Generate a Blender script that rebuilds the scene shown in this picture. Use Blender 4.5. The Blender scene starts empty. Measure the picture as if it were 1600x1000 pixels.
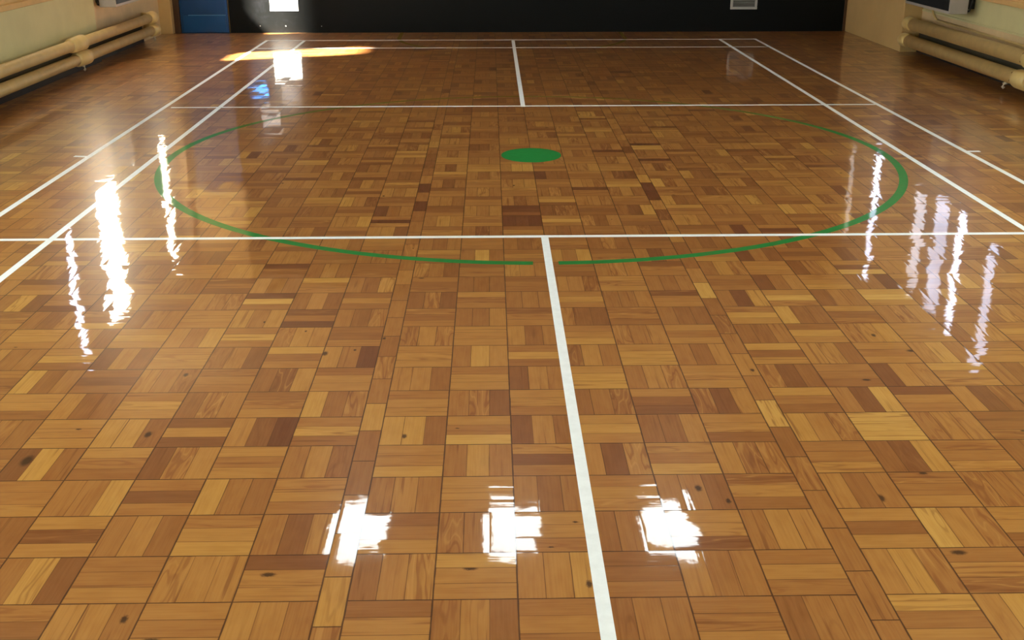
import bpy, bmesh, math, random
from mathutils import Vector, Matrix
R = random.Random(11)
C = bpy.context.scene.collection
sc = bpy.context.scene

# ------------------------------------------------------------------ helpers
def lin(r, g, b):
    f = lambda c: (c/255/12.92) if c/255 <= .04045 else ((c/255+.055)/1.055)**2.4
    return (f(r), f(g), f(b), 1)

def obj(name, bm, mat, parent=None, smooth=False):
    me = bpy.data.meshes.new(name)
    bmesh.ops.recalc_face_normals(bm, faces=bm.faces)
    bm.to_mesh(me); bm.free()
    if smooth:
        for p in me.polygons: p.use_smooth = True
    o = bpy.data.objects.new(name, me); C.objects.link(o)
    if mat: me.materials.append(mat)
    if parent:
        o.parent = parent
        o.matrix_parent_inverse = parent.matrix_basis.inverted()
    return o

def tag(o, label, cat, group=None, kind=None):
    o['label'] = label; o['category'] = cat
    if group: o['group'] = group
    if kind: o['kind'] = kind
    return o

def thing(name, label, cat, loc, group=None):
    o = bpy.data.objects.new(name, None); C.objects.link(o)
    o.location = loc; o.empty_display_size = .1
    return tag(o, label, cat, group)

def struct(name, bm, mat, parent=None, label=None, smooth=False):
    o = obj(name, bm, mat, parent, smooth)
    o['kind'] = 'structure'
    if label: o['label'] = label
    return o

def box(bm, x0, x1, y0, y1, z0, z1, bev=0):
    v = [bm.verts.new((x, y, z)) for x in (x0, x1) for y in (y0, y1) for z in (z0, z1)]
    fs = [bm.faces.new([v[i] for i in q]) for q in
          ((0,1,3,2),(4,6,7,5),(0,4,5,1),(2,3,7,6),(0,2,6,4),(1,5,7,3))]
    if bev:
        es = list({e for f in fs for e in f.edges})
        bmesh.ops.bevel(bm, geom=es, offset=bev, segments=2, affect='EDGES', profile=.5)

def lathe(bm, prof, axis_pt, axis='Y', seg=28):
    """revolve (t, r) profile about a line through axis_pt along axis"""
    rings = []
    for t, r in prof:
        ring = []
        for k in range(seg):
            a = 2*math.pi*k/seg
            c, s = math.cos(a)*r, math.sin(a)*r
            p = {'Y': (c, t, s), 'X': (t, c, s), 'Z': (c, s, t)}[axis]
            ring.append(bm.verts.new(Vector(p)+Vector(axis_pt)))
        rings.append(ring)
    for a, b in zip(rings, rings[1:]):
        for k in range(seg):
            bm.faces.new((a[k], a[(k+1) % seg], b[(k+1) % seg], b[k]))
    bm.faces.new(rings[0][::-1]); bm.faces.new(rings[-1])

def tube(bm, pts, r, seg=10):
    pts = [Vector(p) for p in pts]; rings = []
    for i, p in enumerate(pts):
        d = (pts[min(i+1, len(pts)-1)]-pts[max(i-1, 0)]).normalized()
        u = d.cross(Vector((0, 0, 1)))
        if u.length < .05: u = d.cross(Vector((1, 0, 0)))
        u.normalize(); w = d.cross(u)
        rings.append([bm.verts.new(p+u*math.cos(2*math.pi*k/seg)*r+w*math.sin(2*math.pi*k/seg)*r) for k in range(seg)])
    for a, b in zip(rings, rings[1:]):
        for k in range(seg):
            bm.faces.new((a[k], a[(k+1) % seg], b[(k+1) % seg], b[k]))
    bm.faces.new(rings[0][::-1]); bm.faces.new(rings[-1])

class NT:
    """tiny node builder"""
    def __init__(self, name):
        self.m = bpy.data.materials.new(name); self.m.use_nodes = True
        self.t = self.m.node_tree; self.n = self.t.nodes; self.l = self.t.links
        self.n.clear()
        self.out = self.n.new('ShaderNodeOutputMaterial')
    def set(self, sock, v):
        if isinstance(v, bpy.types.NodeSocket): self.l.new(v, sock)
        else: sock.default_value = v
    def math(self, op, a, b=0.0, c=None, clamp=False):
        n = self.n.new('ShaderNodeMath'); n.operation = op; n.use_clamp = clamp
        self.set(n.inputs[0], a); self.set(n.inputs[1], b)
        if c is not None: self.set(n.inputs[2], c)
        return n.outputs[0]
    def vmath(self, op, a, b=None, s=None):
        n = self.n.new('ShaderNodeVectorMath'); n.operation = op
        self.set(n.inputs[0], a)
        if b is not None: self.set(n.inputs[1], b)
        if s is not None: self.set(n.inputs['Scale'], s)
        return n.outputs[0]
    def mix(self, fac, a, b, mode='MIX'):
        n = self.n.new('ShaderNodeMix'); n.data_type = 'RGBA'; n.blend_type = mode
        self.set(n.inputs[0], fac); self.set(n.inputs[6], a); self.set(n.inputs[7], b)
        return n.outputs[2]
    def noise(self, vec, scale=1, detail=2, rough=.5, dist=0, color=False):
        n = self.n.new('ShaderNodeTexNoise')
        self.set(n.inputs['Vector'], vec)
        n.inputs['Scale'].default_value = scale; n.inputs['Detail'].default_value = detail
        n.inputs['Roughness'].default_value = rough; n.inputs['Distortion'].default_value = dist
        return n.outputs['Color' if color else 'Fac']
    def ramp(self, fac, stops, interp='LINEAR'):
        n = self.n.new('ShaderNodeValToRGB'); self.set(n.inputs[0], fac)
        e = n.color_ramp.elements; n.color_ramp.interpolation = interp
        while len(e) > 1: e.remove(e[-1])
        e[0].position, e[0].color = stops[0]
        for p, c in stops[1:]:
            k = e.new(p); k.color = c
        return n.outputs[0]
    def attr(self, name, out='Fac'):
        n = self.n.new('ShaderNodeAttribute'); n.attribute_name = name
        return n.outputs[out]
    def sep(self, v):
        n = self.n.new('ShaderNodeSeparateXYZ'); self.set(n.inputs[0], v); return n.outputs
    def comb(self, x, y, z):
        n = self.n.new('ShaderNodeCombineXYZ')
        for i, q in enumerate((x, y, z)): self.set(n.inputs[i], q)
        return n.outputs[0]
    def smooth(self, v, a, b, lo=0., hi=1.):
        n = self.n.new('ShaderNodeMapRange'); n.interpolation_type = 'SMOOTHSTEP'
        self.set(n.inputs[0], v)
        for i, q in enumerate((a, b, lo, hi)): n.inputs[i+1].default_value = q
        return n.outputs[0]
    def pos(self):
        return self.n.new('ShaderNodeNewGeometry').outputs['Position']
    def bsdf(self, **k):
        n = self.n.new('ShaderNodeBsdfPrincipled')
        for a, v in k.items(): self.set(n.inputs[a.replace('_', ' ')], v)
        self.l.new(n.outputs[0], self.out.inputs[0]); return n

def paint(name, col, rough=.5, var=.06, scale=3, spec=.5, metal=0, bump=0):
    t = NT(name)
    f = t.noise(t.pos(), scale, 4, .6)
    k = t.smooth(f, .3, .7, 1-var, 1+var)
    c = t.vmath('SCALE', tuple(col[:3]), s=k)
    b = t.bsdf(Base_Color=c, Roughness=rough, Metallic=metal)
    b.inputs['Specular IOR Level'].default_value = spec
    if bump:
        bn = t.n.new('ShaderNodeBump'); bn.inputs['Strength'].default_value = bump
        bn.inputs['Distance'].default_value = .004
        t.l.new(t.noise(t.pos(), 60, 3), bn.inputs['Height']); t.l.new(bn.outputs[0], b.inputs['Normal'])
    return t.m

# the varnish film lies in long soft waves: one wave field for wood and lines
WAVE = .0052
def wave(t, tilt=None):
    p = t.pos()
    a = t.vmath('SUBTRACT', t.noise(t.vmath('MULTIPLY', p, (9, 9, 1)), 1, 2, .55, color=True), (.5, .5, .5))
    b = t.vmath('SUBTRACT', t.noise(t.vmath('MULTIPLY', p, (34, 62, 1)), 1, 1, .5, color=True), (.5, .5, .5))
    w = t.vmath('ADD', t.vmath('SCALE', a, s=WAVE*2.4), t.vmath('SCALE', b, s=WAVE*1.5))
    if tilt is not None: w = t.vmath('ADD', w, tilt)
    w = t.vmath('MULTIPLY', w, (1, 1, 0))
    return t.vmath('NORMALIZE', t.vmath('ADD', w, (0, 0, 1)))

def varnished(t, base, normal, rough, cap, ior=1.5):
    """worn varnish: a diffuse body under a clear film whose grazing reflectance levels off at cap"""
    fr = t.n.new('ShaderNodeFresnel'); fr.inputs['IOR'].default_value = ior; t.set(fr.inputs['Normal'], normal)
    k = t.math('SMOOTH_MIN', fr.outputs[0], cap, .1)
    d = t.n.new('ShaderNodeBsdfDiffuse'); t.set(d.inputs['Color'], base)
    g = t.n.new('ShaderNodeBsdfGlossy'); g.inputs['Roughness'].default_value = rough; t.set(g.inputs['Normal'], normal)
    g.inputs['Color'].default_value = (1, 1, 1, 1)
    h = t.n.new('ShaderNodeBsdfGlossy'); h.inputs['Roughness'].default_value = .276; t.set(h.inputs['Normal'], normal)
    h.inputs['Color'].default_value = (1, 1, 1, 1)
    gm = t.n.new('ShaderNodeMixShader'); gm.inputs[0].default_value = .26          # clear gloss with a little haze
    t.l.new(g.outputs[0], gm.inputs[1]); t.l.new(h.outputs[0], gm.inputs[2])
    m = t.n.new('ShaderNodeMixShader'); t.set(m.inputs[0], k)
    t.l.new(d.outputs[0], m.inputs[1]); t.l.new(gm.outputs[0], m.inputs[2]); t.l.new(m.outputs[0], t.out.inputs[0])

# ------------------------------------------------------------------ wood block floor
def wood_material():
    t = NT('varnished_pine_blocks')
    uv = t.n.new('ShaderNodeUVMap'); uv.uv_map = 'plank'
    s = t.sep(uv.outputs[0]); u, v = s[0], s[1]
    tone, seed, fig = t.attr('tone'), t.attr('seed'), t.attr('figure')
    size = t.sep(t.attr('size', 'Vector'))                      # length, width, edge darkness
    knot = t.sep(t.attr('knot', 'Vector'))                      # u, v, radius
    off = t.math('MULTIPLY', seed, 91.7)
    # fine straight grain
    g = t.noise(t.comb(t.math('ADD', t.math('MULTIPLY', u, 5), off), t.math('MULTIPLY', v, 150), off), 1, 3, .6)
    base = t.ramp(tone, [(0, lin(72, 41, 31)), (.2, lin(114, 66, 37)), (.4, lin(145, 93, 46)), (.58, lin(167, 113, 56)),
                         (.75, lin(186, 136, 65)), (1, lin(208, 164, 86))])
    base = t.mix(t.smooth(g, .32, .72, 0, .5), base, t.mix(1, base, (.80, .70, .60, 1), 'MULTIPLY'))
    # broad soft tone drift along the block
    d = t.noise(t.comb(t.math('ADD', t.math('MULTIPLY', u, 9), off), t.math('MULTIPLY', v, 26), off), 1, 2, .5)
    base = t.mix(t.smooth(d, .35, .75, 0, .55), base, t.mix(1, base, (.82, .74, .64, 1), 'MULTIPLY'))
    # resinous growth-ring figure on some blocks
    r = t.noise(t.comb(t.math('ADD', t.math('MULTIPLY', u, 3.2), off), t.math('MULTIPLY', v, 24), t.math('MULTIPLY', seed, 53.1)), 1, 1.5, .5, .35)
    band = t.math('MULTIPLY', t.smooth(t.math('PINGPONG', t.math('MULTIPLY', r, 4.2), .5), .33, .47), t.smooth(fig, .62, 1.0))
    base = t.mix(t.math('MULTIPLY', band, .5), base, lin(112, 58, 24))
    lite = t.math('MULTIPLY', t.smooth(t.math('PINGPONG', t.math('ADD', t.math('MULTIPLY', r, 4.2), .5), .5), .36, .5), t.smooth(fig, .75, 1))
    base = t.mix(t.math('MULTIPLY', lite, .28), base, lin(205, 150, 82))
    # dark resin streaks running along the grain
    sk = t.noise(t.comb(t.math('ADD', t.math('MULTIPLY', u, 2.2), off), t.math('MULTIPLY', v, 75), t.math('MULTIPLY', seed, 17.7)), 1, 2, .5, .2)
    sk = t.math('MULTIPLY', t.smooth(sk, .60, .72), t.smooth(fig, .1, .5, .2, .55))
    base = t.mix(sk, base, lin(108, 58, 24))
    # knots
    ku = t.math('DIVIDE', t.math('SUBTRACT', u, knot[0]), 1.9)
    kv = t.math('SUBTRACT', v, knot[1])
    kd = t.math('SQRT', t.math('ADD', t.math('MULTIPLY', ku, ku), t.math('MULTIPLY', kv, kv)))
    kd = t.math('ADD', kd, t.math('MULTIPLY', t.math('SUBTRACT', t.noise(uv.outputs[0], 160, 2), .5), .008))
    kr = t.math('DIVIDE', kd, t.math('MAXIMUM', knot[2], .0001))
    km = t.math('MULTIPLY', t.smooth(kr, .35, 1.0, 1, 0), t.math('GREATER_THAN', knot[2], .0005))
    base = t.mix(t.math('MULTIPLY', km, .88), base, lin(50, 26, 14))
    # joints filled with dark varnish
    e = t.math('MINIMUM', t.math('MINIMUM', u, t.math('SUBTRACT', size[0], u)), t.math('MINIMUM', v, t.math('SUBTRACT', size[1], v)))
    ew = t.math('MULTIPLY', t.noise(t.comb(t.math('ADD', t.math('MULTIPLY', u, 14), off), t.math('MULTIPLY', v, 14), off), 1, 2), .0034)
    em = t.smooth(t.math('SUBTRACT', e, t.math('MULTIPLY', ew, .6)), -.0006, .0010, 1, 0)
    base = t.mix(t.math('MULTIPLY', em, size[2]), base, lin(84, 46, 18))
    jl = t.sep(t.attr('outer', 'Vector'))
    far_ = lambda d, f: t.math('ADD', d, t.math('SUBTRACT', 1.0, f))
    e2 = t.math('MINIMUM', t.math('MINIMUM', t.math('MULTIPLY', u, jl[0]), t.math('MULTIPLY', t.math('SUBTRACT', size[0], u), jl[0])),
                t.math('MINIMUM', far_(v, jl[1]), far_(t.math('SUBTRACT', size[1], v), jl[2])))
    em2 = t.smooth(t.math('SUBTRACT', e2, t.math('MULTIPLY', ew, .9)), -.0002, .0017, 1, 0)
    base = t.mix(t.math('MULTIPLY', em2, .78), base, lin(62, 32, 14))
    # varnish crown across each block
    tilt = t.attr('tilt', 'Vector'); across = t.attr('across', 'Vector')
    cr = t.math('SUBTRACT', t.math('DIVIDE', v, size[1]), .5)
    cr = t.math('MULTIPLY', t.math('MULTIPLY', cr, t.math('MULTIPLY', cr, cr)), .075)
    gs = t.math('MULTIPLY', t.math('SUBTRACT', t.noise(t.comb(t.math('ADD', t.math('MULTIPLY', u, 6), off), t.math('MULTIPLY', v, 110), off), 1, 1), .5), .022)
    tilt = t.vmath('ADD', tilt, t.vmath('SCALE', across, s=t.math('ADD', cr, gs)))
    varnished(t, base, wave(t, tilt), .03, .62)
    return t.m

COL, STRIP, PITCH = .2163, .0733, .2168
Y0 = -3.311                                                      # far edge of block row 0
XW0, XW1, YF, YB = -4.75, 4.75, 7.56, -11.0
WL, WR, H = -4.55, 4.62, 3.4
HALF = 3*COL                                                     # half width of the middle panel
# tones read off the photograph for the nearest rows, row 0 .. 9; keys are column numbers
TONES = {
0: {-7:'665',-6:'664',-5:'676',-4:'657',-3:'575',-2:'566',-1:'445',0:'565',1:'666',2:'645',3:'567',4:'556',5:'656',6:'445',7:'476',8:'567',9:'666',10:'466'},
1: {-7:'645',-6:'674',-5:'364',-4:'666',-3:'453',-2:'745',-1:'652',0:'666',1:'576',2:'574',3:'465',4:'677',5:'546',6:'746',7:'664',8:'656',9:'675',10:'566'},
2: {-7:'544',-6:'745',-5:'434',-4:'654',-3:'455',-2:'436',-1:'466',0:'664',1:'566',2:'365',3:'677',4:'565',5:'666',6:'534',7:'554',8:'366',9:'766',10:'546'},
3: {-7:'455',-6:'664',-5:'644',-4:'576',-3:'455',-2:'456',-1:'745',0:'566',1:'553',2:'665',3:'454',4:'643',5:'436',6:'754',7:'538',8:'365',9:'634',10:'444'},
4: {-7:'445',-6:'554',-5:'666',-4:'774',-3:'363',-2:'632',-1:'574',0:'774',1:'658',2:'364',3:'676',4:'446',5:'664',6:'765',7:'888',8:'566',9:'444',10:'454'},
5: {-6:'454',-5:'374',-4:'654',-3:'356',-2:'656',-1:'564',0:'667',1:'575',2:'635',3:'636',4:'657',5:'645',6:'556',7:'437',8:'556',9:'445'},
6: {-6:'455',-5:'556',-4:'557',-3:'535',-2:'754',-1:'665',0:'565',1:'666',2:'545',3:'566',4:'554',5:'464',6:'645',7:'556',8:'555',9:'555'},
7: {-5:'344',-4:'636',-3:'564',-2:'567',-1:'536',0:'456',1:'556',2:'665',3:'456',4:'663',5:'566',6:'646',7:'865',8:'664'},
8: {-5:'443',-4:'573',-3:'556',-2:'666',-1:'366',0:'466',1:'766',2:'667',3:'445',4:'655',5:'565',6:'675',7:'564'},
9: {-4:'545',-3:'665',-2:'656',-1:'665',0:'466',1:'564',2:'565',3:'455',4:'556',5:'455',6:'756',7:'676'},
}
STRIPT = {'L': '5455744567'+'5', 'R': '4565845555'+'5'}
# single darker / paler blocks further off, at their place on the floor: x, y, tone
SPOTS = [(.88,.36,.12),(.60,.14,.15),(-.69,-1.02,.13),(-.69,-1.28,.16),(.685,-.92,.14),(.685,-1.22,.16),(-.18,-1.75,.16),(-.05,-1.75,.18),
         (.93,-.2,.2),(.05,-.66,.18),(-.2,-1.42,.17),(1.05,-1.9,.2),(1.2,-1.9,.16),(-.3,-2.35,.8),(1.55,-2.62,.85),(.95,-2.95,.85),(1.38,-3.0,.9),
         (-1.2,-3.0,.85),(-.93,-1.7,.2),(-.86,-1.7,.18),(.7,-2.9,.85)]
KNOTS = [(-.93,-3.60,.016),(.70,-3.80,.010),(1.10,-3.90,.012),(1.37,-3.62,.018),(-.57,-4.33,.012),(.34,-4.70,.014),(.87,-4.77,.016),(1.05,-4.62,.010),
         (-.34,-5.12,.014),(-.03,-5.20,.012),(.985,-5.07,.016),(-1.10,-5.42,.018),(-1.75,-4.48,.026),(-1.42,-4.30,.016),(-.87,-5.14,.014),(-.12,-5.02,.006),
         (-1.19,-5.33,.012),(1.27,-3.45,.012),(-1.42,-3.80,.012)]

def build_floor():
    V, F, UV, A = [], [], [], {k: [] for k in ('tone','seed','figure','size','knot','tilt','across','outer')}
    rr = random.Random(5)
    def block(x0, x1, y0, y1, along, tone, k=1):
        if x1 <= XW0 or x0 >= XW1 or y1 <= YB or y0 >= YF: return
        x0, x1, y0, y1 = max(x0, XW0), min(x1, XW1), max(y0, YB), min(y1, YF)
        i = len(V)
        V.extend([(x0,y0,0),(x1,y0,0),(x1,y1,0),(x0,y1,0)]); F.append((i,i+1,i+2,i+3))
        w, h = x1-x0, y1-y0
        UV.extend([(0,0),(w,0),(w,h),(0,h)] if along == 'X' else [(0,w),(0,0),(h,0),(h,w)])
        L, W = (w, h) if along == 'X' else (h, w)
        cxm, cym = (x0+x1)/2, (y0+y1)/2
        fig = rr.random()
        for sx, sy, st in SPOTS:
            if x0 <= sx < x1 and y0 <= sy < y1: tone = max(st, .2); fig = .2
        A['outer'].append((1, 1 if k in (2, 3) else 0, 1 if k in (0, 3) else 0))
        A['tone'].append(tone); A['seed'].append(rr.random()); A['figure'].append(fig if tone > .2 else .2)
        A['size'].append((L, W, rr.choice((.45, .65, .8, .95))))
        kn = (0,0,0)
        for kx, ky, kr in KNOTS:
            if x0 <= kx < x1 and y0 <= ky < y1:
                kn = (kx-x0, ky-y0, kr) if along == 'X' else (ky-y0, x1-kx, kr)
        if kn[2] == 0 and rr.random() < .018:
            kn = (rr.uniform(.1,.9)*L, rr.uniform(.05,.95)*W, rr.uniform(.004,.011))
        A['knot'].append(kn)
        s = .0038
        A['tilt'].append((rr.gauss(0, s), rr.gauss(0, s*1.0), 0))
        A['across'].append((0, 1, 0) if along == 'X' else (-1, 0, 0))
    def rnd_tone():
        q = rr.random()
        if q < .025: return rr.uniform(.22, .32)
        if q < .22: return rr.uniform(.34, .44)
        if q < .94: return rr.uniform(.44, .64)
        return rr.uniform(.66, .80)
    nrow0, nrow1 = -52, 36
    for r in range(nrow0, nrow1):
        ya = Y0-PITCH*r; yb = ya-PITCH
        for c in range(-20, 26):
            if c < 0: x0 = -HALF-STRIP+COL*c
            elif c < 6: x0 = -HALF+COL*c
            else: x0 = HALF+STRIP+COL*(c-6)
            tt = TONES.get(r, {}).get(c)
            drift = rr.uniform(-.05, .05)
            for k in range(3):
                tone = (int(tt[k])-.1+rr.uniform(-.25,.25))/9.4 if tt else min(.95, max(.06, rnd_tone()+drift))
                if (c+r) % 2:        # planks across the hall, first one farthest
                    block(x0, x0+COL, ya-PITCH*(k+1)/3, ya-PITCH*k/3, 'X', tone, k)
                else:
                    block(x0+COL*k/3, x0+COL*(k+1)/3, yb, ya, 'Y', tone, k)
        for sd, x0 in (('L', -HALF-STRIP), ('R', HALF)):
            k = r+0
            st = STRIPT[sd]
            tone = (int(st[k+1])-.1)/9.4 if -1 <= k < len(st)-1 else rnd_tone()
            block(x0, x0+STRIP, yb-PITCH/2, ya-PITCH/2, 'Y', tone, 3)
    me = bpy.data.meshes.new('floor')
    me.from_pydata(V, [], F)
    ul = me.uv_layers.new(name='plank')
    flat = [c for p in UV for c in p]
    ul.data.foreach_set('uv', flat)
    for k in ('tone','seed','figure'):
        me.attributes.new(k, 'FLOAT', 'FACE').data.foreach_set('value', A[k])
    for k in ('size','knot','tilt','across','outer'):
        me.attributes.new(k, 'FLOAT_VECTOR', 'FACE').data.foreach_set('vector', [c for p in A[k] for c in p])
    me.materials.append(wood_material())
    o = bpy.data.objects.new('floor', me); C.objects.link(o)
    o['kind'] = 'structure'
    o['label'] = 'glossy varnished pine wood block floor laid in basket weave'
    return o
floor = build_floor()
bm = bmesh.new(); box(bm, XW0, XW1, YB, YF, -.12, -.002)
box(bm, WL-.22, WR+.22, YF, YF+.2, -.12, -.001)
struct('floor_slab', bm, paint('screed', lin(70, 60, 50), .9), floor)

# ------------------------------------------------------------------ painted court markings
def line_mat(name, col, cap=.2, dulled=None):
    t = NT(name)
    f = t.noise(t.pos(), 22, 4, .6)
    c = t.vmath('SCALE', tuple(col[:3]), s=t.smooth(f, .3, .7, .95, 1.03))
    if dulled:                                                    # colour blends into wood brown towards the far end of the hall
        y = t.sep(t.pos())[1]
        k = t.math('ADD', t.smooth(y, dulled[0], dulled[1], 0, dulled[2]), t.smooth(t.noise(t.pos(), 14, 4, .7), .45, .75, 0, dulled[3]), clamp=True)
        c = t.mix(k, c, lin(140, 92, 46))
    varnished(t, c, wave(t), .05, cap, 1.45)
    return t.m
WHITE = line_mat('white_line_paint', lin(240, 245, 246))
GREEN = line_mat('green_line_paint', lin(36, 120, 56), .16)
GREEN_DULL = line_mat('dulled_green_line_paint', lin(36, 120, 56), .16, (.4, 2.4, .62, .12))
LW = .038
def line(p, q, label, w=LW, h=.0006, group='white court lines'):
    (x0, y0), (x1, y1) = p, q
    d = Vector((x1-x0, y1-y0, 0)).normalized(); n = Vector((-d.y, d.x, 0))*w/2
    bm = bmesh.new()
    a, b = Vector((x0, y0, 0)), Vector((x1, y1, 0))
    lo = [bm.verts.new(v+Vector((0,0,.0001))) for v in (a-n, b-n, b+n, a+n)]
    hi = [bm.verts.new(v+Vector((0,0,h))) for v in (a-n, b-n, b+n, a+n)]
    bm.faces.new(lo[::-1]); bm.faces.new(hi)
    for k in range(4): bm.faces.new((lo[k], lo[(k+1)%4], hi[(k+1)%4], hi[k]))
    return tag(obj('court_line', bm, WHITE), label, 'court line', group)
line((-3.045, 6.74), (-3.025, -6.7), 'white outer sideline on the left, nearest the left heating pipes')
line((-2.575, 6.69), (-2.565, -6.7), 'white inner sideline on the left, crossed by the bright window glare')
line((2.582, 6.69), (2.572, -6.7), 'white inner sideline on the right, just outside the green circle')
line((3.03, 6.74), (3.035, -6.7), 'white outer sideline on the right, nearest the right heating pipes')
line((.006, 6.64), (-.002, 1.92), 'short white centre line at the far end, towards the black wall')
line((.001, -1.99), (-.004, -6.7), 'thick white centre line running to the bottom edge of the photo')
T = .0009
line((-3.06, 6.70), (3.05, 6.70), 'farthest white cross line, closest to the black end wall', h=T)
line((-3.03, 5.93), (3.02, 5.93), 'white cross line just in front of the farthest one', h=T)
line((-2.98, 1.95), (3.01, 1.955), 'white cross line beyond the green spot, touching the green circle', h=T)
line((-3.04, -1.997), (3.04, -1.994), 'nearest white cross line, spanning the whole photo width', h=T)
line((-3.14, .035), (-3.045, .02), 'tiny white tick outside the left outer sideline', .036, h=T, group='white net post ticks')
line((3.045, .047), (3.135, .047), 'tiny white tick outside the right outer sideline', .036, h=T, group='white net post ticks')

def arc(name, cx, cy, r, w, a0, a1, label, cat, n=96, h=.00045, extra=(), mat=None):
    bm = bmesh.new(); rows = []
    pts = [(cx+math.cos(a0+(a1-a0)*k/n)*r, cy+math.sin(a0+(a1-a0)*k/n)*r) for k in range(n+1)]
    pts = list(extra)+pts
    for k, p in enumerate(pts):
        a, b = pts[max(k-1, 0)], pts[min(k+1, len(pts)-1)]
        d = Vector((b[0]-a[0], b[1]-a[1], 0)).normalized(); m = Vector((-d.y, d.x, 0))*w/2
        c = Vector((p[0], p[1], 0))
        rows.append([bm.verts.new(c+m+Vector((0,0,z))) for z in (.0001, h)]+[bm.verts.new(c-m+Vector((0,0,z))) for z in (h, .0001)])
    for a, b in zip(rows, rows[1:]):
        for k in range(4): bm.faces.new((a[k], a[(k+1)%4], b[(k+1)%4], b[k]))
    bm.faces.new(rows[0]); bm.faces.new(rows[-1][::-1])
    return tag(obj(name, bm, mat or GREEN_DULL), label, cat)
g0 = math.radians(-88.6); g1 = math.radians(270-1.5)
arc('centre_circle', -.012, -.005, 2.452, .054, g0, g1, 'large green circle line around the green centre spot', 'court circle', 220)
bm = bmesh.new(); lathe(bm, [(.0001, .215), (.0005, .215)], (0, 0, 0), 'Z', 72)
bm2 = bm
spot = tag(obj('centre_spot', bm2, GREEN), 'solid green round spot in the middle of the court', 'court spot')
spot.scale = (.96, 1.07, 1)
arc('goal_arc', 0, 6.95, 1.42, .05, math.pi, math.pi+.82, 'faint green goal arc end by the black wall, left of the centre line', 'court arc', 20,
    extra=[(-1.43, 7.53), (-1.425, 7.2)])
arc('goal_arc', 0, 6.95, 1.42, .05, 0, -.82, 'faint green goal arc end by the black wall, right of the centre line', 'court arc', 20,
    extra=[(1.43, 7.53), (1.425, 7.2)])

# ------------------------------------------------------------------ room shell
CREAM = paint('cream_wall_paint', lin(206, 198, 146), .55, .05, 2.2)
CREAM2 = paint('pinkish_cream_paint', lin(214, 188, 142), .6, .08, 3)
PIERM = paint('ochre_pier_paint', lin(198, 166, 108), .5, .05, 2)
CEILM = paint('ceiling_white', lin(176, 158, 126), .8, .03, 1)
PIPEM = paint('cream_gloss_pipe_paint', lin(214, 186, 120), .4, .07, 9)
SILLM = paint('varnished_sill_wood', lin(214, 176, 112), .5, .06, 6)

def wall_x(name, xin, xout, y0, y1, z1, holes, mat, label):
    """wall along Y with rectangular openings (y0, y1, z0, z1)"""
    bm = bmesh.new(); a, b = min(xin, xout), max(xin, xout)
    y = y0
    for h in sorted(holes):
        if h[0] > y: box(bm, a, b, y, h[0], 0, z1)
        box(bm, a, b, h[0], h[1], 0, h[2]); box(bm, a, b, h[0], h[1], h[3], z1)
        y = h[1]
    if y < y1: box(bm, a, b, y, y1, 0, z1)
    return struct(name, bm, mat, label=label)
#          y0    y1    z0    z1   strength  colour         sun passes
LEFTW = [(3.28, 3.53, 1.48, 2.85, 10,  (.70, .78, 1.0), False),
         (4.28, 5.02, 1.30, 2.85, 11, (1.0, .95, .88), True),
         (6.80, 7.14, 1.30, 2.90, 8, (1.0, .96, .98), True)]
RIGHTW = [(2.68, 2.94, 1.55, 2.85, 5.5, (.70, .78, 1.0), False),
          (3.50, 3.76, 1.40, 2.75, 8,  (.70, .78, 1.0), False),
          (3.95, 4.38, 1.40, 2.70, 4.2, (.70, .78, 1.0), False),
          (4.60, 4.98, 1.45, 2.70, 3, (.84, .86, .95), False),
          (6.20, 6.48, 1.36, 2.95, 7,  (.70, .78, 1.0), False),
          (7.22, 7.46, 1.50, 2.70, 1.6, (.95, .85, .75), False)]
FILLW = [(-3.4, -1.2), (-6.2, -4.0), (-9.2, -7.0)]  # unseen lit windows, added to brighten the near half of the hall
for a, b in FILLW:
    LEFTW.append((a, b, 1.2, 2.9, 10.5, (.84, .97, 1.0), False))
    RIGHTW.append((a, b, 1.2, 2.9, 10.5, (.84, .97, 1.0), False))
wall_x('wall_left', WL, WL-.22, YB, YF, H, [w[:4] for w in LEFTW], CREAM, 'cream painted left side wall')
wall_x('wall_right', WR, WR+.22, YB, YF, H, [w[:4] for w in RIGHTW], CREAM, 'cream painted right side wall')
bm = bmesh.new(); box(bm, WL-.22, WR+.22, YB, YF+.25, H, H+.15)
struct('ceiling', bm, CEILM, label='plain white hall ceiling')
bm = bmesh.new(); box(bm, WL-.22, WR+.22, YB-.2, YB, 0, H)
struct('wall_back', bm, CREAM, label='cream wall behind the camera')

def pane_mat(name, col, strength, sun):
    t = NT(name)
    e = t.n.new('ShaderNodeEmission')
    k = t.smooth(t.noise(t.pos(), 1.6, 2), .25, .75, .75, 1.2)
    t.set(e.inputs[0], tuple(col)+(1,)); t.set(e.inputs[1], t.math('MULTIPLY', k, strength))
    if sun:
        tr = t.n.new('ShaderNodeBsdfTransparent'); ad = t.n.new('ShaderNodeAddShader')
        t.l.new(e.outputs[0], ad.inputs[0]); t.l.new(tr.outputs[0], ad.inputs[1]); t.l.new(ad.outputs[0], t.out.inputs[0])
    else:
        gl = t.n.new('ShaderNodeBsdfGlossy'); gl.inputs[0].default_value = (.04, .04, .04, 1); gl.inputs[1].default_value = .1
        ad = t.n.new('ShaderNodeAddShader')
        t.l.new(e.outputs[0], ad.inputs[0]); t.l.new(gl.outputs[0], ad.inputs[1]); t.l.new(ad.outputs[0], t.out.inputs[0])
    return t.m
FRAME = paint('window_frame_paint', lin(200, 186, 150), .5)
wn = 0
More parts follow.
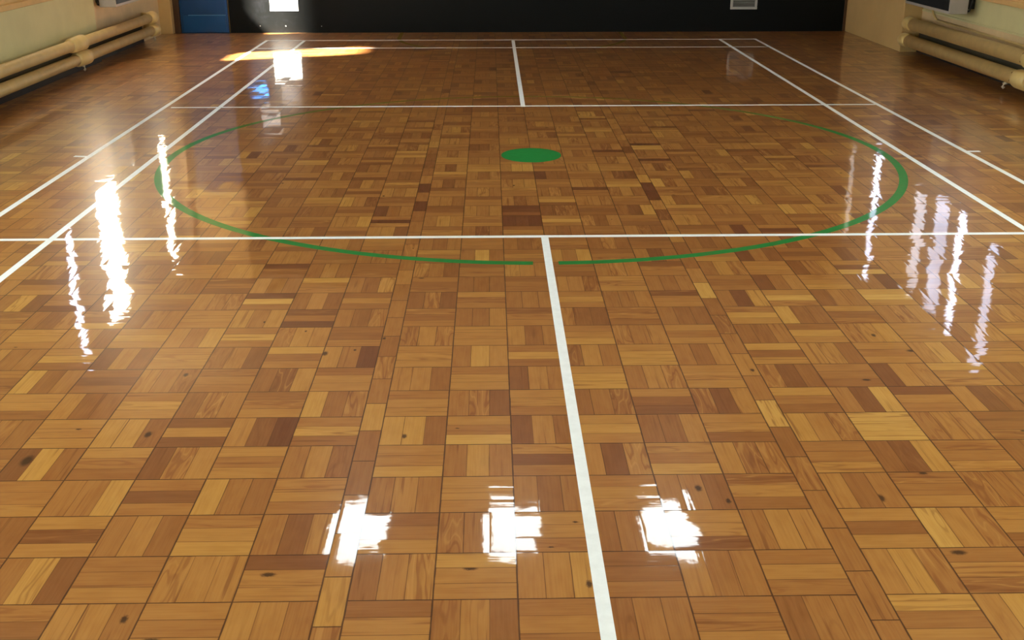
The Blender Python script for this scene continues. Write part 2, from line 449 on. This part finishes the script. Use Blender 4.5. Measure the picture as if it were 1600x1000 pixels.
for side, lst, xin in (('left', LEFTW, WL), ('right', RIGHTW, WR)):
    for (y0, y1, z0, z1, st, col, sun) in lst:
        wn += 1
        sg = -1 if side == 'left' else 1
        xa, xb = xin+sg*.004, xin+sg*.034
        xl, xh = min(xa, xb), max(xa, xb)
        f = min(.03, (y1-y0)*.1)
        bm = bmesh.new()
        box(bm, xl, xh, y0, y0+f, z0, z1); box(bm, xl, xh, y1-f, y1, z0, z1)
        box(bm, xl, xh, y0+f, y1-f, z0, z0+f); box(bm, xl, xh, y0+f, y1-f, z1-f, z1)
        order = sorted(lst, key=lambda q: -q[0]).index((y0, y1, z0, z1, st, col, sun))
        nth = ('nearest to', 'second from', 'third from', 'fourth from', 'fifth from', 'sixth from', 'seventh from', 'eighth from', 'ninth from')[order]
        w = struct('window_%d' % wn, bm, FRAME, label='tall window in the %s wall, %s the black end wall' % (side, nth))  # the added fill windows are built here as well
        bm = bmesh.new(); xm = (xl+xh)/2
        box(bm, xm-.003, xm+.003, y0+f, y1-f, z0+f, z1-f)
        obj('pane', bm, pane_mat('frosted_pane', col, st, sun), w)

# sills: a ledge runs along both walls under the windows
n = 0
for side, x0, x1, ya, yb, z in (('left', WL, WL+.05, YB, 4.86, .735), ('right', WR-.05, WR, YB, 5.42, .705)):
    n += 1
    bm = bmesh.new(); box(bm, x0, x1, ya, yb, z, z+.05, .006)
    struct('trim_%d' % n, bm, SILLM, label='narrow wooden ledge along the %s wall' % side)
    bm = bmesh.new()
    if side == 'left': box(bm, x0, x0+.012, ya, yb, z+.05, z+.5)
    else: box(bm, x1-.012, x1, ya, yb, z+.05, z+.5)
    n += 1
    struct('trim_%d' % n, bm, SILLM, label='warm brown panel above the ledge on the %s wall' % side)
# left wall: thicker lower part ends in a vertical edge where the heater recess starts
bm = bmesh.new(); box(bm, WL, WL+.05, YB, 4.86, 0, .735)
struct('wall_left_panel', bm, CREAM, label='cream lower wall in front of the heater recess')
bm = bmesh.new(); box(bm, WL, WL+.006, 4.86, 7.44, 0, 1.2)
struct('wall_left_recess', bm, CREAM2, label='pinkish recess wall behind the left heater')
bm = bmesh.new(); box(bm, WL, -4.39, 7.44, YF, 0, H, .008)
struct('pillar_left', bm, PIERM, label='narrow ochre wall end beside the blue door')
PIPE_SHADE = paint('dark_grey_pipe_shade', lin(70, 68, 54), .6, .08, 4)  # dark wall colour that holds the shade behind the pipes
FOOT_SHADE = paint('near_black_foot_shade', lin(26, 20, 15), .6, .08, 4)  # near-black strip colour standing for the shade below the lower pipe
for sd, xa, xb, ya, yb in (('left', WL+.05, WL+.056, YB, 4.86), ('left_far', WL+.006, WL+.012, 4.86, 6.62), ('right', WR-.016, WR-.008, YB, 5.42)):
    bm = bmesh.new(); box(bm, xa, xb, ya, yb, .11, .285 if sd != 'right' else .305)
    struct('wall_%s_dado' % sd, bm, PIPE_SHADE, label='dark grey lower wall band, shade painted behind the heating pipes')
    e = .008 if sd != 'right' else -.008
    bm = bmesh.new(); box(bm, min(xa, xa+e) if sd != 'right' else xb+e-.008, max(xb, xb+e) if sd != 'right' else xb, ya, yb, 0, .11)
    struct('foot_shade_%s' % sd, bm, FOOT_SHADE, label='dark strip, shade painted under the heating pipes')
# right pier and dado moulding
bm = bmesh.new(); box(bm, 4.405, WR, 5.42, YF, 0, 1.2, .006)
struct('pillar_right', bm, PIERM, label='ochre wall pier in the far right corner')
bm = bmesh.new(); box(bm, WR-.014, WR, YB, 5.42, .455, .475, .004)
struct('trim_5', bm, CREAM, label='thin moulding on the right wall')
bm = bmesh.new(); box(bm, WR-.008, WR, YB, 5.42, 0, .455)
struct('wall_right_band', bm, CREAM2, label='darker band of wall behind the right pipes')

# end wall: black board, brown door post, blue door
def black_mat():
    t = NT('black_board_paint')
    p = t.pos(); s = t.sep(p)
    # chalky scuffs left of the notice
    n1 = t.noise(t.vmath('MULTIPLY', p, (9, 1, 9)), 1, 5, .65, .6)
    reg = t.math('MULTIPLY', t.smooth(s[0], -3.55, -3.2), t.smooth(s[0], -2.9, -2.5, 1, 0))
    m = t.math('MULTIPLY', t.smooth(n1, .5, .78), reg)
    c = t.mix(m, lin(7, 9, 8), lin(24, 25, 28))
    b = t.bsdf(Base_Color=c, Roughness=.6)
    b.inputs['Specular IOR Level'].default_value = .15
    return t.m
bm = bmesh.new(); box(bm, -3.67, WR+.22, YF, YF+.2, 0, H)
wf = struct('wall_far', bm, black_mat(), label='matt black end wall')
SCREW = paint('screw_steel', lin(190, 188, 182), .35, .05, 30, metal=.3)
for x, z, r in ((-3.28, .088, .005), (-2.945, .085, .008), (-2.48, .083, .006)):
    bm = bmesh.new(); lathe(bm, [(0, r), (-.002, r*.9), (-.0035, r*.4)], (x, YF, z), 'Y', 12)
    obj('screw', bm, SCREW, wf)
bm = bmesh.new(); box(bm, WL, -3.67, YF+.06, YF+.2, 0, H); box(bm, -4.39, -3.67, YF, YF+.06, 2.08, H)
struct('wall_far_side', bm, PIERM, label='wall around the blue door')
BROWN = paint('dark_brown_door_post', lin(74, 46, 22), .5, .1, 8)
bm = bmesh.new(); box(bm, -4.39, -4.312, YF-.015, YF+.06, 0, 2.08, .004)
struct('trim_6', bm, BROWN, label='dark brown post left of the blue door')
bm = bmesh.new(); box(bm, 4.37, 4.405, YF-.012, YF, 0, H, .003)
struct('trim_7', bm, BROWN, label='dark brown strip at the right end of the black wall')
BLUE = paint('blue_door_paint', lin(12, 60, 106), .35, .1, 3)
BLUE2 = paint('blue_kick_plate', lin(14, 72, 122), .3, .08, 3)
bm = bmesh.new(); box(bm, -4.305, -3.69, YF-.005, YF+.04, .0005, 2.06, .004)
dr = struct('door_1', bm, BLUE, label='dark blue door in the far left corner')
bm = bmesh.new(); box(bm, -4.27, -3.72, YF-.012, YF-.005, .015, .222, .002)
obj('kick_plate', bm, BLUE2, dr)
bm = bmesh.new(); box(bm, -4.20, -3.715, YF-.016, YF-.005, .222, .233, .002)
obj('plate_edge', bm, paint('pale_blue_edge', lin(70, 120, 160), .4), dr)
bm = bmesh.new(); box(bm, -3.715, -3.69, YF-.012, YF-.005, .012, 2.05, .002)
obj('door_edge', bm, paint('blue_edge_highlight', lin(16, 66, 122), .5), dr)  # lighter blue strip, the highlight on the door edge put into colour
bm = bmesh.new(); box(bm, -3.80, -3.75, YF-.06, YF-.005, .98, 1.1, .01)
obj('door_handle', bm, SCREW, dr)

# ------------------------------------------------------------------ notices, vent
PAPER = paint('white_paper', lin(240, 240, 236), .6, .02)
INK = paint('grey_print', lin(120, 120, 126), .7)
def notice(name, x0, x1, z0, z1, label, marks, mat=PAPER):
    t = thing(name, label, 'notice', ((x0+x1)/2, YF, z0))
    bm = bmesh.new(); box(bm, x0, x1, YF-.004, YF-.0005, z0, z1, .0008)
    obj('sheet', bm, mat, t)
    for a, b, c, d in marks:
        bm = bmesh.new()
        box(bm, x0+(x1-x0)*a, x0+(x1-x0)*b, YF-.0048, YF-.0038, z0+(z1-z0)*c, z0+(z1-z0)*d)
        obj('print', bm, INK, t)
    return t
notice('wall_notice', -3.135, -2.768, .275, .585, 'white notice sheet on the black end wall, glaring in the sun',
       [(.66,.88,.2,.222),(.70,.86,.235,.245),(.12,.14,.42,.6),(.2,.8,.8,.83),(.2,.7,.7,.715)])
notice('wall_notice', -3.06, -2.80, .70, .93, 'second paper notice on the black wall, above the sunlit one',
       [(.2,.8,.75,.8),(.15,.85,.5,.52),(.15,.85,.4,.42),(.15,.7,.3,.32)], paint('shade_grey_paper', lin(34, 34, 36), .6))  # sheet darkened in its colour, as if out of the sun
notice('wall_notice', -3.34, -3.10, 1.02, 1.25, 'third paper notice high on the black wall near the blue door',
       [(.2,.8,.75,.8),(.15,.85,.5,.52),(.15,.85,.4,.42)], paint('shade_grey_paper', lin(70, 70, 72), .6))  # pale sheet toned down in colour to look unlit
bm = bmesh.new(); lathe(bm, [(0, .14), (-.012, .14), (-.016, .13)], (0, 0, 0), 'Y', 40)
bo = tag(obj('wall_disc', bm, paint('bright_blue_plastic', lin(22, 122, 214), .5)), 'bright blue oval disc on the black wall, seen as a blue floor reflection', 'wall disc')
bo.location = (-3.36, YF, .745); bo.scale = (1, 1, .42)

VENTM = paint('vent_grey_paint', lin(176, 176, 170), .5, .04, 10)
SLATM = paint('vent_slat_grey', lin(120, 120, 114), .5, .04, 10)
vx0, vx1, vz0, vz1 = 2.868, 3.218, .283, .585
t = thing('air_vent', 'square grey louvred air vent low on the black end wall', 'vent', ((vx0+vx1)/2, YF, vz0))
bm = bmesh.new(); fw = .032
box(bm, vx0, vx1, YF-.022, YF-.0005, vz0, vz0+fw, .004); box(bm, vx0, vx1, YF-.022, YF-.0005, vz1-fw, vz1, .004)
box(bm, vx0, vx0+fw, YF-.022, YF-.0005, vz0+fw, vz1-fw, .004); box(bm, vx1-fw, vx1, YF-.022, YF-.0005, vz0+fw, vz1-fw, .004)
obj('frame', bm, VENTM, t)
bm = bmesh.new(); box(bm, vx0+fw, vx1-fw, YF-.004, YF-.0005, vz0+fw, vz1-fw)
obj('backing', bm, paint('vent_dark', lin(34, 36, 32), .8), t)
z = vz0+fw+.006
while z < vz1-fw-.015:
    bm = bmesh.new()
    vs = [bm.verts.new(p) for p in ((vx0+fw, YF-.019, z), (vx1-fw, YF-.019, z), (vx1-fw, YF-.006, z+.012), (vx0+fw, YF-.006, z+.012),
                                    (vx0+fw, YF-.019, z+.0025), (vx1-fw, YF-.019, z+.0025), (vx1-fw, YF-.006, z+.0145), (vx0+fw, YF-.006, z+.0145))]
    for q in ((0,1,2,3),(7,6,5,4),(0,4,5,1),(1,5,6,2),(2,6,7,3),(3,7,4,0)): bm.faces.new([vs[i] for i in q])
    obj('slat', bm, SLATM, t)
    z += .0215

# ------------------------------------------------------------------ heating pipes
def collar_prof(y0, y1, r):
    return [(y0, r*1.0), (y0+.012, r*1.2), (y1-.012, r*1.2), (y1, r*1.0)]
DARKP = paint('old_bolt_paint', lin(120, 96, 60), .6)
GREYP = paint('pale_bracket', lin(190, 176, 150), .5)
# left run
t = thing('heating_pipes', 'pair of thick cream heating pipes along the left wall', 'heating pipes', (-4.36, 0, 0), 'cream heating pipe runs')
XL = -4.36
for zc, r, ye in ((.308, .054, 6.50), (.160, .054, 6.56)):
    bm = bmesh.new()
    lathe(bm, [(YB+.3, r), (ye, r)], (XL, 0, zc))
    p = obj('pipe', bm, PIPEM, t, True)
    bm = bmesh.new(); lathe(bm, [(ye-.2, r), (ye-.17, r*1.34), (ye-.02, r*1.4), (ye+.015, r*1.1), (ye+.03, r*.7)], (XL, 0, zc))
    obj('end_collar', bm, PIPEM, t, True)
    bm = bmesh.new(); tube(bm, [(XL, ye+.01, zc), (XL-.02, ye+.09, zc), (XL-.06, ye+.15, zc), (XL-.12, ye+.17, zc), (WL+.012, ye+.17, zc)], r*.72, 16)
    obj('tail_pipe', bm, PIPEM, t, True)
for zc, ys in ((.308, (3.60, 3.98)), (.160, (3.72, 4.06)), (.308, (-1.2, -.82)), (.160, (-1.0, -.78))):
    bm = bmesh.new(); r = .054
    lathe(bm, [(ys[0], r), (ys[0]+.05, r*1.3), (ys[1]-.1, r*1.42), (ys[1]-.02, r*1.42), (ys[1], r)], (XL, 0, zc))
    obj('collar', bm, PIPEM, t, True)
for y in (3.86, 6.40, -.9):
    bm = bmesh.new()
    tube(bm, [(XL-.03, y, .115), (XL, y, .098), (XL+.03, y, .085), (XL+.034, y, .06), (XL+.022, y, .045)], .011)
    obj('bracket', bm, GREYP, t, True)
# right run
XR = 4.39
t = thing('heating_pipes', 'pair of thick cream heating pipes along the right wall', 'heating pipes', (XR, 0, 0), 'cream heating pipe runs')
for zc, r, ye in ((.343, .066, 5.20), (.158, .066, 5.28)):
    bm = bmesh.new(); lathe(bm, [(YB+.3, r), (ye, r)], (XR, 0, zc))
    obj('pipe', bm, PIPEM, t, True)
    bm = bmesh.new(); lathe(bm, [(ye-.16, r), (ye-.13, r*1.12), (ye, r*1.14), (ye+.035, r*1.0), (ye+.055, r*.7), (ye+.062, r*.3)], (XR, 0, zc))
    obj('end_collar', bm, PIPEM, t, True)
    bm = bmesh.new(); tube(bm, [(XR+.02, ye, zc), (XR+.08, ye+.04, zc), (4.52, 5.36, zc), (4.53, 5.42, zc)], r*.6, 16)
    obj('tail_pipe', bm, PIPEM, t, True)
for zc, y in ((.343, 2.20), (.158, 2.36), (.343, -2.2), (.158, -2.0)):
    bm = bmesh.new(); r = .066
    lathe(bm, [(y, r), (y-.015, r*1.18), (y-.06, r*1.3), (y-.20, r*1.3), (y-.25, r)], (XR, 0, zc))
    cl = obj('collar', bm, PIPEM, t, True)
    for k in range(6):
        a = k*math.pi/3+.3
        bm = bmesh.new(); lathe(bm, [(y+.004, .010), (y-.03, .010)], (XR+math.cos(a)*r*1.02, 0, zc+math.sin(a)*r*1.02), 'Y', 6)
        obj('bolt', bm, DARKP, cl)
for y in (2.55, -1.8):
    bm = bmesh.new()
    tube(bm, [(XR+.03, y, .10), (XR, y, .088), (XR-.03, y, .078), (XR-.034, y, .055), (XR-.02, y, .042)], .013)
    obj('bracket', bm, GREYP, t, True)
# thin conduit above the right pipes
bm = bmesh.new()
pts = [(WR-.0222, -6, .31), (WR-.0222, 2.75, .385), (WR-.0222, 4.9, .403)]
for k in range(7):
    a = k*math.pi/12
    pts.append((WR-.0222, 4.9+math.sin(a)*.22, .403+.22*(1-math.cos(a))))
pts.append((WR-.0222, 5.125, .70))
tube(bm, pts, .0125, 12)
tag(obj('conduit', bm, PIPEM, None, True), 'thin cream conduit above the right heating pipes, bending up to the heater', 'conduit')

# ------------------------------------------------------------------ fan heaters
CASE = paint('heater_grey_casing', lin(172, 166, 156), .45, .04, 6)
GRILLE = None
def grille_mat():
    t = NT('dark_heater_grille')
    s = t.sep(t.pos())
    w = t.math('PINGPONG', t.math('MULTIPLY', s[2], 70), .5)
    c = t.mix(t.smooth(w, .1, .3), lin(10, 14, 16), lin(22, 30, 34))
    t.bsdf(Base_Color=c, Roughness=.5)
    return t.m
GRILLE = grille_mat(); BLACKP = paint('black_rubber', lin(14, 14, 14), .5)
def heater(sg, xw, xb, xf, y0, y1, z0, z1, label):
    t = thing('wall_heater', label, 'heater', (xf, y0, z0), 'grey fan heaters on the side walls')
    a, b = sorted((xb, xf))
    bm = bmesh.new(); box(bm, a, b, y0, y1, z0, z1, .006)
    obj('casing', bm, CASE, t)
    f0, f1 = sorted((xf, xf-sg*.006))
    bm = bmesh.new(); box(bm, f0, f1, y0+.012, y1-.05, z0+.03, z1-.05)
    obj('grille', bm, GRILLE, t)
    a, b = sorted((xw, xb))
    for ya in (y0+.1, y1-.16):
        bm = bmesh.new(); box(bm, a, b, ya, ya+.06, z0+.04, z1-.1); obj('bracket', bm, BLACKP, t)
    bm = bmesh.new()
    xm = xb+sg*.022
    tube(bm, [(xm, y0+.03, z1-.1), (xm+sg*.01, y0-.02, z0+.3), (xm, y0-.035, z0+.12), (xm-sg*.01, y0-.01, z0+.03), (xm, y0+.06, z0+.02), (xm, y0+.1, z0+.05)], .009, 10)
    obj('cable', bm, BLACKP, t, True)
    return t
heater(1, WR, 4.515, 4.325, 3.93, 5.20, .558, 1.12, 'grey fan heater with dark grille on the right wall')
heater(-1, WL+.006, -4.475, -4.295, 4.96, 6.35, .558, 1.12, 'grey fan heater with dark grille on the left wall')

# ------------------------------------------------------------------ ceiling lamps (seen as glare on the near floor)
LAMP = NT('lamp_diffuser'); e = LAMP.n.new('ShaderNodeEmission')
e.inputs[0].default_value = (.90, .99, 1, 1); e.inputs[1].default_value = 15.5
LAMP.l.new(e.outputs[0], LAMP.out.inputs[0])
LFR = paint('lamp_frame_white', lin(220, 218, 210), .5)
def lamp(x, y, label):
    t = thing('ceiling_lamp', label, 'ceiling lamp', (x, y, H), 'ceiling lamps')
    bm = bmesh.new()
    for a, b, c, d in ((-.24,-.21,-.42,.42),(.21,.24,-.42,.42),(-.21,.21,-.42,-.39),(-.21,.21,.39,.42)):
        box(bm, x+a, x+b, y+c, y+d, H-.06, H-.001)
    obj('frame', bm, LFR, t)
    bm = bmesh.new(); box(bm, x-.21, x+.21, y-.39, y+.39, H-.05, H-.01)
    obj('diffuser', bm, LAMP.m, t)
for x, w in ((-1.39, 'left'), (-.11, 'middle'), (1.18, 'right')):
    lamp(x, .66, '%s of the three ceiling lamps mirrored in the near floor' % w)

# ------------------------------------------------------------------ light, sky, camera
sun = bpy.data.lights.new('sun', 'SUN'); sun.energy = 150; sun.angle = .06; sun.color = (1, .93, .8)
so = bpy.data.objects.new('sun', sun); C.objects.link(so)
so.rotation_euler = Vector((1.04, .40, -1.0)).to_track_quat('-Z', 'Y').to_euler()
w = bpy.data.worlds.new('sky'); sc.world = w; w.use_nodes = True
bg = w.node_tree.nodes['Background']; bg.inputs[0].default_value = (.75, .86, 1, 1); bg.inputs[1].default_value = 1.5

cam = bpy.data.cameras.new('camera'); co = bpy.data.objects.new('camera', cam); C.objects.link(co)
cam.sensor_width = 36; cam.sensor_fit = 'HORIZONTAL'; cam.lens = 1769.43/1600*36
cam.clip_start = .05; cam.clip_end = 200
P_, Yw, Ro = .3578, .0185, -.0011
fw = Vector((math.sin(Yw)*math.cos(P_), math.cos(Yw)*math.cos(P_), -math.sin(P_)))
rt = Vector((math.cos(Yw), -math.sin(Yw), 0)); up = rt.cross(fw)
r2 = rt*math.cos(Ro)+up*math.sin(Ro); u2 = -rt*math.sin(Ro)+up*math.cos(Ro)
co.matrix_world = Matrix(((r2.x, u2.x, -fw.x, -.276), (r2.y, u2.y, -fw.y, -7.7049), (r2.z, u2.z, -fw.z, 1.6688), (0, 0, 0, 1)))
sc.camera = co
sc.view_settings.view_transform = 'Standard'; sc.view_settings.look = 'None'
sc.view_settings.exposure = 0; sc.view_settings.gamma = 1
sc.view_settings.use_curve_mapping = False
sc.cycles.sample_clamp_indirect = 6
sc.cycles.max_bounces = 8
